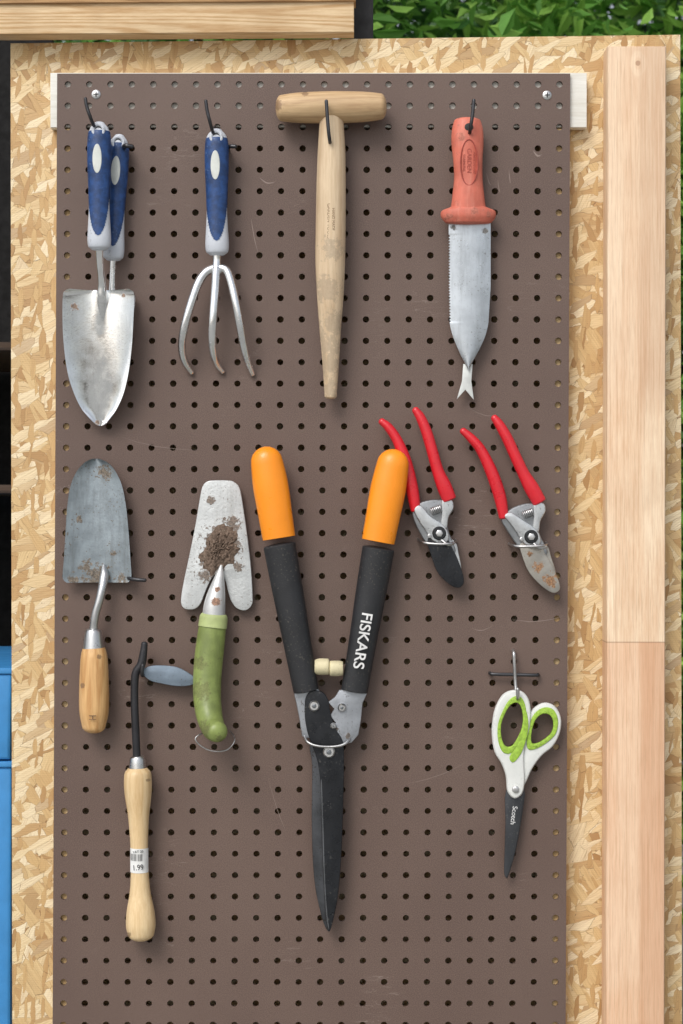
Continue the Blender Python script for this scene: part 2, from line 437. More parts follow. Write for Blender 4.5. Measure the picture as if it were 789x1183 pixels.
t=Thing('shelf_beam','rough pale timber beam above the tool board','timber',200,20,8)
box(t,'beam',-420,409,-14,42,-22,8,Wood('beam_wood',C(232,206,166),C(194,156,110),'X',ring=22,rough=0.75,big=18,contrast=.6),tilt=-5,bev=1.2)
t=Thing('shelf_board','plywood shelf board lying on top of the beam','board',200,-10,12)
box(t,'board',-420,411,-60,7,-21,12,Wood('ply_edge',C(196,158,112),C(146,108,68),'X',ring=26,rough=0.75,big=20),tilt=-6,bev=1)
t=Thing('post','near-black post standing behind the beam','post',421,1100,-60)
box(t,'post',404,431,-300,1720,-120,-45,M('dark_paint',C(42,42,44),0.7),bev=2)

darkw=M('shaded_shed_wood',C(18,17,17),0.9,var=.3)  # near-black base puts the shed interior's shade into the wood colour
t=Thing('shed_wall','shed wall boards with interior shade in their near-black colour','wall',-120,1000,-700)
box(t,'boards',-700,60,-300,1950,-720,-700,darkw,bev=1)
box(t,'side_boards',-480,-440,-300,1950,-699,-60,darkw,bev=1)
for yy,cc in ((395,'b'),(560,'d')):
    t=Thing('shelf','dark brown wooden shelf board inside the dark shed','shelf',-150,yy,-300,group='shelves in the shed')
    box(t,'board',-430,40,yy,yy+10,-690,-300,Wood('shelf_'+cc,C(84,62,44),C(52,38,28),'X',ring=12),bev=1)
blue=M('blue_plastic',C(64,142,205),0.4,var=.06,coat=.1)
for y0,y1,l in ((772,878,'shallow blue plastic storage bin stacked on top'),(880,1290,'tall blue plastic storage bin in a stack'),(1292,1738,'tall blue plastic storage bin standing on the ground')):
    t=Thing('storage_bin',l,'storage bin',-170,y1,-60,group='stacked blue storage bins')
    slab(t,'bin_body',[(-330,y0+7),(13,y0+7),(11,y1),(-328,y1)],-430,-62,blue,4,sub=1)
    slab(t,'lid',[(-332,y0),(14,y0),(14,y0+7),(-332,y0+7)],-432,-60,blue,2,sub=1)

def shrub(x,y,h,w,n,seed,cols,lab,name='shrub',ls=1.0,low=.2,cl=110):
    random.seed(seed)
    e=bpy.data.objects.new(name,None); e.location=(x,y,0); COL.objects.link(e)
    e["label"]=lab; e["category"]=name.replace('_',' ')
    if name=='shrub': e["group"]="shrubs behind the board"
    T=Thing.__new__(Thing); T.k=1; T.o=Vector((0,0,0)); T.e=e; T.P=lambda a,b,c:Vector((a,b,c))
    bark=M('bark',C(70,60,46),0.9)
    vs=[];fs=[]
    for k in range(6):
        a=random.uniform(0,6.28); r=w*0.3
        v,f=tubegeo([(0,0,0),(math.cos(a)*r*.3,math.sin(a)*r*.3,h*.25),(math.cos(a)*r,math.sin(a)*r*.6,h*.6)],[.03*ls,.02*ls,.004],seg=8,sub=4,mode='pt',cap=(0,0))
        o=len(vs); vs+=v; fs+=[tuple(i+o for i in q) for q in f]
    T.add('trunk',vs,fs,bark)
    vs=[];fs=[];mi=[]
    clumps=[]
    for k in range(cl):
        cz=random.uniform(low,1)*h; rr=w*(0.5+0.5*math.sin(min(cz/h,1)*2.6))*.68
        a=random.uniform(0,6.28); q=math.sqrt(random.random())*rr
        clumps.append((math.cos(a)*q,math.sin(a)*q*.6,cz,random.uniform(.12,.26)*(1 if ls==1 else 2.0),random.random()))
    for i in range(n):
        c=random.choice(clumps)
        p=Vector((random.gauss(c[0],c[3]*.6),random.gauss(c[1],c[3]*.6),random.gauss(c[2],c[3]*.55)))
        L=random.uniform(.022,.07)*ls; wd=L*random.uniform(.24,.46)
        d=Vector((random.gauss(0,1),random.gauss(0,1),random.gauss(-.2,.7))).normalized()
        s=d.cross(Vector((random.gauss(0,1),random.gauss(0,1),random.gauss(0,1)))).normalized(); nn=s.cross(d)
        o=len(vs)
        # folded leaf: midrib with two lobes and a curved tip
        vs+=[tuple(p-d*L*.5),tuple(p-d*L*.12+s*wd*.5+nn*L*.1),tuple(p+d*L*.22+s*wd*.36+nn*L*.06),tuple(p+d*L*.5-nn*L*.12),tuple(p+d*L*.22-s*wd*.36+nn*L*.06),tuple(p-d*L*.12-s*wd*.5+nn*L*.1)]
        fs+=[(o,o+1,o+2,o+3),(o,o+3,o+4,o+5)]
        m=min(2,int(c[4]*2+random.random()*1.2)); mi+=[m,m]
    me=bpy.data.meshes.new('crown'); me.from_pydata(vs,[],fs)
    for cc in cols:
        m,nt,b=newmat('leaf'); b.inputs['Roughness'].default_value=.5
        b.inputs['Specular IOR Level'].default_value=.3
        co=nd(nt,'ShaderNodeTexCoord').outputs['Object']
        setc(nt,b.inputs['Base Color'],mixc(nt,noise(nt,co,9,3),mul(cc,.5),mul(cc,1.7)))
        tr=nd(nt,'ShaderNodeBsdfTranslucent',{0:mul(cc,1.6)}); mx=nd(nt,'ShaderNodeMixShader',{0:.3,1:b.outputs[0],2:tr.outputs[0]})
        out=[q for q in nt.nodes if q.type=='OUTPUT_MATERIAL'][0]; nt.links.new(mx.outputs[0],out.inputs[0])
        me.materials.append(m)
    me.polygons.foreach_set('material_index',mi)
    ob=bpy.data.objects.new('crown',me); COL.objects.link(ob); ob.parent=e
lc=[C(50,90,40),C(88,134,56),C(136,176,84)]
shrub(0.35,1.7,3.0,1.1,22000,1,lc,'dense green leafy shrub behind the board')
shrub(1.15,1.5,2.9,1.1,20000,2,[C(58,98,42),C(98,148,64),C(156,194,98)],'light green leafy shrub behind the board')
shrub(-0.7,2.6,3.0,1.2,4000,3,lc,'dense green leafy shrub behind the board')
shrub(0.8,5.2,5.0,2.8,30000,4,[C(34,60,34),C(54,88,46),C(78,112,58)],'tall dark green leafy tree behind the shrubs','tree',2.6,.12,300)
random.seed(11)

# ================= TOOLS =================
def hook(pts,r,mat=darkwire,lab='dark bent wire peg hook holding a tool',d0=20,group='peg hooks on the pegboard'):
    t=Thing('peg_hook',lab,'hook',pts[0][0],pts[0][1],0,group=group)
    t.k=(D*1000-d0)/(D*1000); t.o=t.W(pts[0][0],pts[0][1],0); t.e.location=t.o
    tube(t,'wire',pts,[r]*len(pts),mat,mode='pt',seg=12,sub=6)
    return t

navy=M('blue_soft_grip',C(31,64,114),0.48,var=.35,nscale=120,speck=.65,dcol=C(130,150,178),coat=.05)
lgrey=M('pale_grey_plastic',C(200,205,213),0.4,var=.05,speck=.5,dcol=C(120,120,120))
badge=M('badge_plastic',C(212,216,210),0.4)
def softgrip(T,top,bot,ds,R=1.0):
    (x0,y0),(x1,y1)=top,bot
    prof=[(0,7),(.04,11.5),(.12,13.6),(.3,13.8),(.5,12.6),(.65,12.3),(.8,13.3),(.92,14.2),(.98,13.2),(1,10)]
    pts=[(x0+(x1-x0)*t,y0+(y1-y0)*t,ds+2*math.sin(t*3)) for t,_ in prof]; rad=[(w*R,w*.82*R) for _,w in prof]
    vs,fs=tubegeo(pts,rad,seg=72,sub=22,cap=(.6,.3))
    core=tube(T,'handle',pts,[(a-.5,b-.5) for a,b in rad],lgrey,seg=48,sub=8,cap=(.6,.3))
    ax=Vector((x1-x0,y1-y0)); Ln=ax.length; ax/=Ln
    nf=[]
    for f in fs:
        if len(f)>4: continue
        cx=sum(vs[i][0] for i in f)/4-x0; cy=sum(vs[i][1] for i in f)/4-y0
        t=(cx*ax.x+cy*ax.y)/Ln; s=(cx*ax.y-cy*ax.x)/(13*R)
        lim=1.4 if t<.5 else 1.4*(1-((t-.5)/.4)**2)**.5 if t<.9 else -1
        if (t<.5 or abs(s)<lim*.68) and t>.06: nf.append(f)
    T.add('grip',vs,nf,navy,core)
    px=x0+(x1-x0)*.06; py=y0+(y1-y0)*.06; fd=ds+10.2*R
    tube(T,'hanging_hole_rim',[(px+6*math.cos(a),py+6.5*math.sin(a),fd-1.5) for a in [i*math.pi/8 for i in range(17)]],[2.0]*17,lgrey,core,mode='pt',seg=10,sub=2,cap=(0,0))
    slab(T,'hanging_hole_shade',ell(px,py,4.6,5),fd-4,fd-.9,ink_and_recess_shade,.3,parent=core,sub=2)  # no opening here: a black disc paints the shade inside the hole
    bx=x0+(x1-x0)*.29-1; by=y0+(y1-y0)*.29
    slab(T,'badge',ell(bx,by,5.4,17,-math.degrees(math.atan2(x1-x0,y1-y0))),ds+8*R,ds+13.1*R,badge,1.0,parent=core,sub=2)
    return core
T=Thing('hand_trowel','stainless steel hand trowel with blue and grey soft-grip handle','trowel',115,142,40)
sm=steel('polished_steel',.9,.13,dirt=[T.L(84,353,4),T.L(141,340,2),T.L(109,487,2.5)],speck=.22,dcol=C(130,104,82),damp=1.0)
softgrip(T,(115,144),(115,288),42)
tube(T,'shank',[(115,286,42),(115,305,38),(116,325,30),(116,345,26),(116,368,22.5)],[5,4.2,4.5,6,1.5],sm,seg=18)
def tip_f(y): return 1-.75*min(1,max(0,(y-430)/60))**1.5
blade(T,'blade',[(333,80,147),(335,75,151.5),(341,72,154.5),(370,71.5,153.5),(400,73,151.5),(430,77,147.5),(453,83.5,141.5),(470,91,133.5),(481,99.5,125.5),(487.5,105.5,119.5),(490.5,109.5,115.5)],
  lambda u,y:20+16*abs(u)**2.2*tip_f(y)-9*((y-333)/160)**2+ (3.5*math.exp(-(u*7)**2)*max(0,1-(y-333)/50)),1.6,sm,nx=40)
hook([(108,134,-6),(108,135,10),(109,141,40),(109,146,52),(106,138,62),(102,126,63),(100.5,117,63)],2.0,lab='dark wire hook holding the two blue-handled trowels',d0=50)
T=Thing('hand_trowel','narrow steel transplanting trowel with blue and grey handle','trowel',137,156,14)
sm2=steel('polished_steel_b',.8,speck=.3)
softgrip(T,(138,158),(131,300),15,R=.9)
tube(T,'shank',[(131,298,15),(130,318,14),(129,345,12)],[4,3.8,5],sm2,seg=16)
blade(T,'blade',[(337,110,152),(340,104,155),(348,102,156),(380,101,152),(420,102,146),(450,106,138),(472,111,131),(484,116,124),(487,119,121)],
  lambda u,y:7+6*u*u,1.4,sm2,nx=24)
hook([(142,171,-6),(142,170,12),(143,169,28),(146,169.5,36),(153,170.5,36)],2.6,lab='short dark wire peg beside the blue trowel handles',d0=30)
# cultivator
T=Thing('hand_cultivator','three-pronged steel hand cultivator with blue soft-grip handle','cultivator',250,150,22)
softgrip(T,(250.5,152),(251,294),24)
sm3=steel('tine_steel',.85,.2,speck=.3,dcol=C(120,114,108))
tube(T,'shank',[(251,292,24),(250.5,303,24),(250.5,313,24)],[5.6,5.2,7.2],sm3,seg=16)
tube(T,'tine',[(247,310,24),(237,316,26),(228.5,330,29),(220,356,32),(213,382,30),(210,402,22),(213,418,12),(220,429,3)],[5,5.2,5.2,5,4.8,4.6,4.3,3.5],sm3,mode='pt',seg=20,cap=(1,.6))
tube(T,'tine',[(250,312,26),(249,335,30),(247,365,33),(245.5,390,30),(246.5,408,20),(250,420,10),(256,428,3)],[5.2,5.2,5.1,5,4.8,4.4,3.5],sm3,mode='pt',seg=20,cap=(1,.6))
tube(T,'tine',[(253,310,24),(262,313,26),(268,329,29),(273,352,32),(278,380,30),(282,402,22),(286,418,12),(291,431,3)],[5,5.2,5.2,5,4.8,4.6,4.3,3.5],sm3,mode='pt',seg=20,cap=(1,.6))
hook([(246,141,-6),(246,142,10),(246,150,22),(246,153,34),(243,142,44),(240,130,45),(238.5,119,45)],2.0,lab='dark wire hook holding the hand cultivator',d0=35)
hook([(262,170,-6),(263,170,12),(266,169.5,22),(272,170,24)],2.4,lab='short dark wire peg beside the cultivator handle',d0=20)

# dibber
T=Thing('dibber','pale weathered wooden T-handled dibber with tapered point','dibber',382,125,24)
db=[T.L(384,290,12),T.L(376,335,14),T.L(386,375,14),T.L(382,420,12),T.L(382,450,10),T.L(380,400,14)]
wd=Wood('beech_shaft',C(220,198,166),C(190,162,128),'Z',ring=9,rough=.6,dirt=db,dcol=C(150,134,114),damp=1.6,big=20,dop=.55,contrast=.35)
wx=Wood('beech_crossbar',C(212,182,140),C(176,142,104),'X',ring=14,rough=.55,dirt=[T.L(322,124,6),T.L(352,110,4)],dcol=C(120,94,70),damp=1.2,big=24,contrast=.4)
tube(T,'crossbar',[(325,125,24),(345,124.5,24),(383,124,24),(420,123.5,24),(440,123,24)],[15,17.3,18.3,17.3,15],wx,seg=32,cap=(.45,.45))
sh=tube(T,'shaft',[(383,136,24),(383,150,24),(383,175,24),(382.5,215,24),(382,260,24),(381.5,300,24),(381.5,340,24),(381.5,380,23),(382,420,22),(382,458,21)],[14,14.5,16,17,17.3,17.2,15.5,12.5,9.6,7],wd,seg=32,cap=(0,.4))
br=M('burnt_mark',C(126,98,72),.7)
text(T,'stamped_lettering','GARDEN TOOLS',380,258,41.0,5.4,90,br,sh)
text(T,'stamped_lettering','HAND MADE',385,256,41.0,4.4,90,br,sh)
hook([(381,162,-6),(381,163,15),(381,163,42),(380,156,49),(378.5,140,50),(377,118,50)],2.1,lab='dark wire hook holding the wooden dibber',d0=45)

# digging knife
T=Thing('digging_knife','serrated steel digging knife with faded red plastic handle','garden knife',541,135,20)
red=M('faded_salmon_plastic',C(204,110,90),.55,var=.16,speck=.5,dcol=C(150,100,86),dirt=[T.L(518,251,4),T.L(564,250,3),T.L(548,246,4),T.L(532,160,4)],damp=1.4,dop=.55,clumps=1,streak=(C(222,150,130),.5))
redd=M('faded_darker_red',C(168,76,64),.6)  # darker red of the moulded badge and lettering
h=tube(T,'handle',[(540,140,20),(540,150,20),(540,166,20),(540.5,185,20),(541,205,20),(541,222,20),(541,238,20),(541,245,20)],[(15.5,9),(18,11),(18.5,13),(17,13),(16.5,13),(18,14),(20,14),(22,14)],red,seg=36,cap=(.5,0))
tube(T,'guard',[(541,240,20),(541,244,20),(541,251,20),(541,257,20)],[(22,13),(31,15),(31.5,15),(27,12)],red,h,seg=36,cap=(.2,.2))
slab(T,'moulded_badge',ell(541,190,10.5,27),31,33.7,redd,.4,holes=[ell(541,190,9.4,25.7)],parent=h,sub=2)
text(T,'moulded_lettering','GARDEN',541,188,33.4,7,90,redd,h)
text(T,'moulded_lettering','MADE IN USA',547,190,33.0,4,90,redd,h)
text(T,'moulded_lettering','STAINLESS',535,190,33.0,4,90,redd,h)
slab(T,'hanging_hole_shade',ell(541,149,5,4.5),30,31.6,ink_and_recess_shade,.3,parent=h,sub=2)  # solid black disc, the hole's inner shade given as colour
sb=M('knife_steel',C(190,196,202),.33,.9,var=.12,nscale=40,bmp=.06,speck=.6,dcol=C(120,118,114),dirt=[T.L(560,266,3),T.L(524,262,3)],damp=1.1,streak=(C(150,154,158),.5))
rows=[]; y=257.0
base=lambda y:(518.5,567) if y<330 else (518.5+ (y-330)*.02, 567-(y-330)*.06)
tip=[(372,519.5,564.5),(380,521,563),(390,524,560),(400,528,555.5),(410,532.5,550.5),(418,536.5,546),(424,539.5,543),(427.5,541,541.6)]
i=0
while y<371:
    xl,xr=base(y)
    if y>272: xl+= (1.9 if i%2 else -0.2)
    rows.append((y,xl,xr)); y+=1.7; i+=1
rows+=cr(tip,3)
blade(T,'blade',rows,lambda u,y:20-2.2*u*u,2.6,sb,nx=24,sub=1,sharp=60)
fish=M('pale_worn_tip',C(208,211,208),.45,.3)
slab(T,'forked_tip',[(535.5,420),(546.5,420),(545,440),(548,462),(538,450),(528,461),(534,440)],12,14.5,fish,.6,sub=1)
hook([(543,152,-6),(543,152,15),(543,152,33),(544,144,41),(546,130,42),(547,117,42)],2.1,lab='dark wire hook holding the digging knife',d0=38)

# old grey trowel
T=Thing('hand_trowel','old grey painted hand trowel hung blade-up with wooden handle','trowel',112,672,12)
gp=M('grey_painted_steel',C(144,154,160),.42,.35,var=.2,nscale=50,speck=.8,dcol=C(112,100,86),dirt=[T.L(112,666,13),T.L(142,668,6),T.L(86,669,6),T.L(122,545,7),T.L(100,655,7),T.L(132,640,4),T.L(92,600,3)],damp=1.7,bmp=.3,clumps=3,streak=(C(108,112,112),.55))
blade(T,'blade',[(530,109,114),(531.5,104,119),(536,97,127),(546,89,135),(562,82.5,142),(585,79,146.5),(615,77,149.5),(645,75,151.5),(662,73.5,152.5),(669,74,152),(673,78,148)],
   lambda u,y:12+9*u*u-2*((y-600)/70)**2,1.6,gp,nx=36)
sk=steel('worn_steel',.6,.35,speck=.6,dcol=C(120,104,90))
tube(T,'shank',[(120,654,12),(121,664,17),(119.5,678,22),(116,694,24),(112,708,24),(110,720,23),(109,732,22)],[2.5,5,5,4.8,4.8,4.8,5],sk,seg=16)
wh=Wood('varnished_ash',C(222,180,124),C(188,138,84),'Z',ring=12,rough=.4,dirt=[T.L(98,790,3),T.L(118,757,3)],dcol=C(110,84,60),damp=1.0,big=24)
hd=tube(T,'handle',[(109.5,748,22),(110,760,22),(110,790,22),(110,820,22),(109.5,838,22)],[13,15.5,17,17,13.5],wh,seg=32,cap=(0,.6))
tube(T,'ferrule',[(109,727,22),(109,731,22),(109.5,751,22)],[8.5,10,12.8],sk,hd,seg=28,cap=(.2,0),sub=3)
text(T,'handle_mark','H',110,826,39.3,12,90,br,hd,sx=.7)
hook([(146,668,-6),(147,668,12),(152,668.5,24),(160,669.5,28),(168,670,28)],2.2,lab='dark wire peg under the old grey trowel',d0=20)

# curved-handle trowel
T=Thing('curved_handle_trowel','soil-caked trowel with curved green handle hung blade-up','trowel',250,600,10)
ap=M('pale_alloy',C(204,207,207),.42,.5,var=.1,speck=.8,dcol=C(112,98,86),dirt=[T.L(256,630,20),T.L(246,652,12),T.L(268,606,9),T.L(236,664,8),T.L(276,655,6),T.L(244,578,4)],damp=1.5,bmp=.4,streak=(C(170,170,166),.4),clumps=3)
slab(T,'blade',[(239,556.5),(246,555),(262,555),(270,556.5),(277,564),(281,585),(286,620),(290,655),(292,688),(291,699),(284,705),(274,703),(266,692),(258,665),(247,665),(238,682),(232,697),(225,703.5),(214,703.5),(209.5,698),(209.5,688),(213,668),(219,640),(226,605),(231,575),(234,562)],8,12,ap,1,sub=3)
clump(T,'soil_clump',254,634,20,30,11.8,4.5,soil,seed=3,ang=28)
sc=M('cast_alloy_socket',C(212,213,212),.4,.5,speck=.6,dcol=C(140,104,80),dirt=[T.L(252,694,5),T.L(252,680,3)],damp=1)
tube(T,'socket',[(256,653,15),(254,666,18),(251,684,21),(248.5,700,22),(247.5,716,22)],[(1.5,1.5),(5.5,5),(10,9),(12.5,11),(13.5,12)],sc,seg=28,cap=(.5,0))
gn=M('olive_green_grip',C(128,142,78),.42,var=.25,nscale=35,speck=.6,dcol=C(90,86,56),dirt=[T.L(234,795,10),T.L(232,765,7),T.L(240,836,7),T.L(258,845,4)],damp=1.8,dop=.5,clumps=1,streak=(C(100,112,62),.5),bmp=.08)
h=tube(T,'handle',[(247.5,713,21),(244,742,22),(241,772,24),(240.5,800,29),(243.5,822,38),(249,836,51),(254.5,839,66)],[(15.2,13),(16.4,14.5),(16.4,15.5),(16,15.5),(15,15),(13.5,13.5),(12,12)],gn,seg=36,cap=(.3,.7),mode='ptx',sub=10)
tube(T,'collar',[(247.8,710,21),(247.5,713,21),(246.2,724,21.4)],[(15.2,13.4),(16.2,14.2),(16.6,15)],M('light_green_rim',C(172,184,124),.5,speck=.5,dcol=C(130,140,100)),h,seg=28,cap=(.3,0),sub=3)
hook([(262,846,-6),(268,849,10),(271,856,20),(262,866,24),(245,867,24),(232,861,24),(226,853,24),(232,848,20),(240,848,4)],.8,zinc,lab='thin pale wire loop under the green handle',d0=20,group='wire loops')

# weeder
T=Thing('crack_weeder','crack weeder with black rod, leaf blade and turned wooden handle','weeder',160,880,20)
bs=M('black_rod_steel',(0.028,0.028,0.032,1),.42,.3,speck=.3,dcol=C(120,110,100))
tube(T,'rod',[(158.5,884,20),(157,850,20),(155.5,815,20),(155.5,790,20),(157,777,20),(163,768,20),(165.5,756,20),(167,743,20)],[4.5,4.6,4.6,4.6,4.8,5.2,4.6,3.6],bs,mode='pt',seg=14,cap=(0,.5))
slab(T,'blade',[(163,776),(172,770),(186,769),(204,771),(218,778),(227,786),(220,792),(204,793),(186,790),(172,786)],14,17.5,M('blue_grey_blade',C(128,142,156),.42,.5,speck=.6,dcol=C(90,90,86)),1,sub=4)
wl=Wood('pale_turned_maple',C(232,206,162),C(206,170,120),'Z',ring=8,rough=.45,dirt=[T.L(150,1078,3),T.L(172,900,2)],dcol=C(130,106,78),damp=1.1,big=18,contrast=.4)
prof=[(889,12.5),(894,15.5),(908,16.2),(922,15),(945,12),(975,10.3),(1005,10.3),(1030,12),(1052,16),(1068,17.2),(1078,15.5)]
h=tube(T,'handle',[(159+ (y-889)*.02,y,20) for y,_ in prof],[r for _,r in prof],wl,seg=32,cap=(.25,.6))
tube(T,'ferrule',[(158.7,874,20),(158.8,877,20),(159,892,20)],[8,9.2,10.6],steel('ferrule_steel',.65),h,cap=(.2,0),sub=3)
stk=M('white_sticker',(0.78,0.78,0.76,1),.5)
vs=[];fs=[]
n=12
for j,y in enumerate([979,1007]):
    for i in range(n+1):
        a=math.radians(-82+164*i/n)-.1; vs.append((161.2+10.75*math.sin(a),y,20+10.75*math.cos(a)))
for i in range(n): fs.append((i,i+1,n+1+i+1,n+1+i))
sti=T.add('price_sticker',vs,fs,stk,h)
vs=[];fs=[]
for k in range(13):
    x=151.5+k*1.15; w=random.choice([.25,.4,.6]); y0,y1=985,993
    f=lambda xx:20+math.sqrt(max(0,10.95**2-(xx-161.2)**2))
    o=len(vs); vs+=[(x,y0,f(x)),(x+w,y0,f(x+w)),(x+w,y1,f(x+w)),(x,y1,f(x))]; fs.append((o,o+1,o+2,o+3))
T.add('barcode',vs,fs,ink_and_recess_shade,sti,flat=True)
text(T,'price','1.99',160.5,1000.5,31.05,9,-5,ink_and_recess_shade,sti,sx=.85)
text(T,'sticker_print','YAT 20',160.5,982.2,31.05,4,-5,ink_and_recess_shade,sti)
hook([(164,778,-6),(164,779,8),(165,780,24),(165,776,30),(166,768,31)],2.2,lab='dark wire peg holding the crack weeder',d0=20)

# hedge shears
T=Thing('hedge_shears','hedge shears with orange grips, black handles and long blades','shears',379,868,22)
org=M('orange_plastic',C(248,148,28),.35,var=.04,nscale=20,bmp=.25,bscale=500,coat=.1,speck=.1,dcol=C(190,110,40))
blk=M('black_rubber',C(36,37,40),.5,var=.15,bmp=.35,bscale=600,speck=.35,dcol=C(110,103,92))
gc=M('grey_cast_metal',C(168,172,178),.4,.75,var=.12,speck=.7,dcol=C(90,80,70),bmp=.25,dirt=[T.L(346,845,3),T.L(402,850,3),T.L(388,842,3)],damp=1.4)
def lerp(a,b,t): return (a[0]+(b[0]-a[0])*t,a[1]+(b[1]-a[1])*t)
for nm,top,mid,mid2,bot,wt,wb in (('l',(308.5,534),(321,612),(323,630),(353.5,798),20.5,14.5),('r',(453.5,537),(438.5,616),(437,634),(409.5,798),20.5,15.5)):
    ps=[mid2,lerp(mid2,bot,.3),lerp(mid2,bot,.65),bot]
    bh=tube(T,'handle',[(*p,28-2*i) for i,p in enumerate(ps)],[(18.6,14),(17.8,13.4),(16.2,12.5),(wb,11)],blk,seg=32,cap=(.2,.15))
    ps=[top,lerp(top,mid,.35),lerp(top,mid,.8),lerp(top,mid,1.12)]
    tube(T,'grip',[(*p,28) for p in ps],[(18.5,14.5),(wt,15.5),(19.6,15),(19.0,14.3)],org,bh,seg=36,cap=(1.25,.05))
    if nm=='r':
        a=math.degrees(math.atan2(bot[1]-mid2[1],bot[0]-mid2[0]))
        p=lerp(mid2,bot,.64)
        text(T,'brand_lettering','FISKARS',p[0]-1,p[1],39.1,17.5,a,white,bh,sx=1.05,weight=.25)
bc=M('cream_rubber_bumper',C(206,196,160),.6,speck=.3)
tube(T,'bumper',[(364,770,24),(369,770,24),(379,770,24)],[8,9.5,9.3],bc,mode='pt',seg=24,cap=(.1,.25),sub=3)
tube(T,'bumper',[(396,772,24),(391,772,24),(382,772,24)],[8,9,8.8],bc,mode='pt',seg=24,cap=(.1,.25),sub=3)
slab(T,'lever_plate',[(340,796),(356,794),(368,796),(372,810),(372,840),(366,856),(357,853),(349,851),(346,832),(342,812)],15,21,gc,1.5,sub=2)
slab(T,'lever_plate',[(392,797),(410,796),(425,799),(419,812),(417,832),(414,849),(406,858),(396,860),(386,852),(379,838),(388,835),(381,827),(386,819),(379,811),(387,805)],18,24,gc,1.0,sub=1)
blkb=M('black_coated_blade',C(34,36,40),.3,.35,var=.2,speck=.45,dcol=C(110,108,104),bmp=.1)
silb=M('worn_blade_steel',C(84,86,90),.36,.75,var=.3,speck=.8,dcol=C(60,54,48),brushed=(6,6,.3),bmp=.1)
edg=M('ground_cutting_edge',C(120,122,126),.3,.95,var=.2,speck=.7,dcol=C(70,64,60))
slab(T,'blade',[(386,850),(370,852),(358,862),(360.5,885),(360,940),(361,990),(364,1025),(369,1050),(374,1068),(380,1077),(384,1060),(386,1000),(388,900)],14.5,18,silb,1,sub=4)
bb=slab(T,'blade',[(353,806),(360,798),(372,799),(379,808),(382,824),(388,842),(396,856),(397.5,880),(396.5,930),(394.5,985),(391,1030),(386,1058),(380.5,1076),(377,1064),(375,1040),(373,1000),(371.5,950),(370,905),(367,880),(361,862),(355,845),(352,825)],21.5,25.5,blkb,1.2,sub=4)
slab(T,'cutting_edge',[(370.5,905),(372,950),(373.5,1000),(375.5,1040),(377.5,1063),(380.3,1074),(378.9,1060),(377,1038),(375.2,1000),(373.8,950),(372,905)],24.8,26,edg,.3,sub=3,parent=bb)
bdk=M('bolt_dark',C(120,124,128),.4,.8)
for bx,by,r in ((363,815,4.6),(395,817,3.4),(380,868,5.4),(385,838,2.0)):
    b0=tube(T,'bolt',[(bx,by,23),(bx,by,27),(bx,by,29)],[r+1.6,r+1.6,r],bolt,mode='pt',sub=1,cap=(0,0),seg=28)
    tube(T,'bolt_centre',[(bx,by,28.5),(bx,by,30.5)],[r*.6,r*.55],bdk,b0,mode='pt',sub=1,cap=(0,.2),seg=6)
hook([(350,840,-6),(350,846,10),(354,855,27),(364,860,31.5),(380,861.5,32),(394,860,31.5),(403,855,27),(406,846,10),(406,842,-6)],1.6,zinc,lab='bent zinc wire loop hook holding the hedge shears',d0=22)

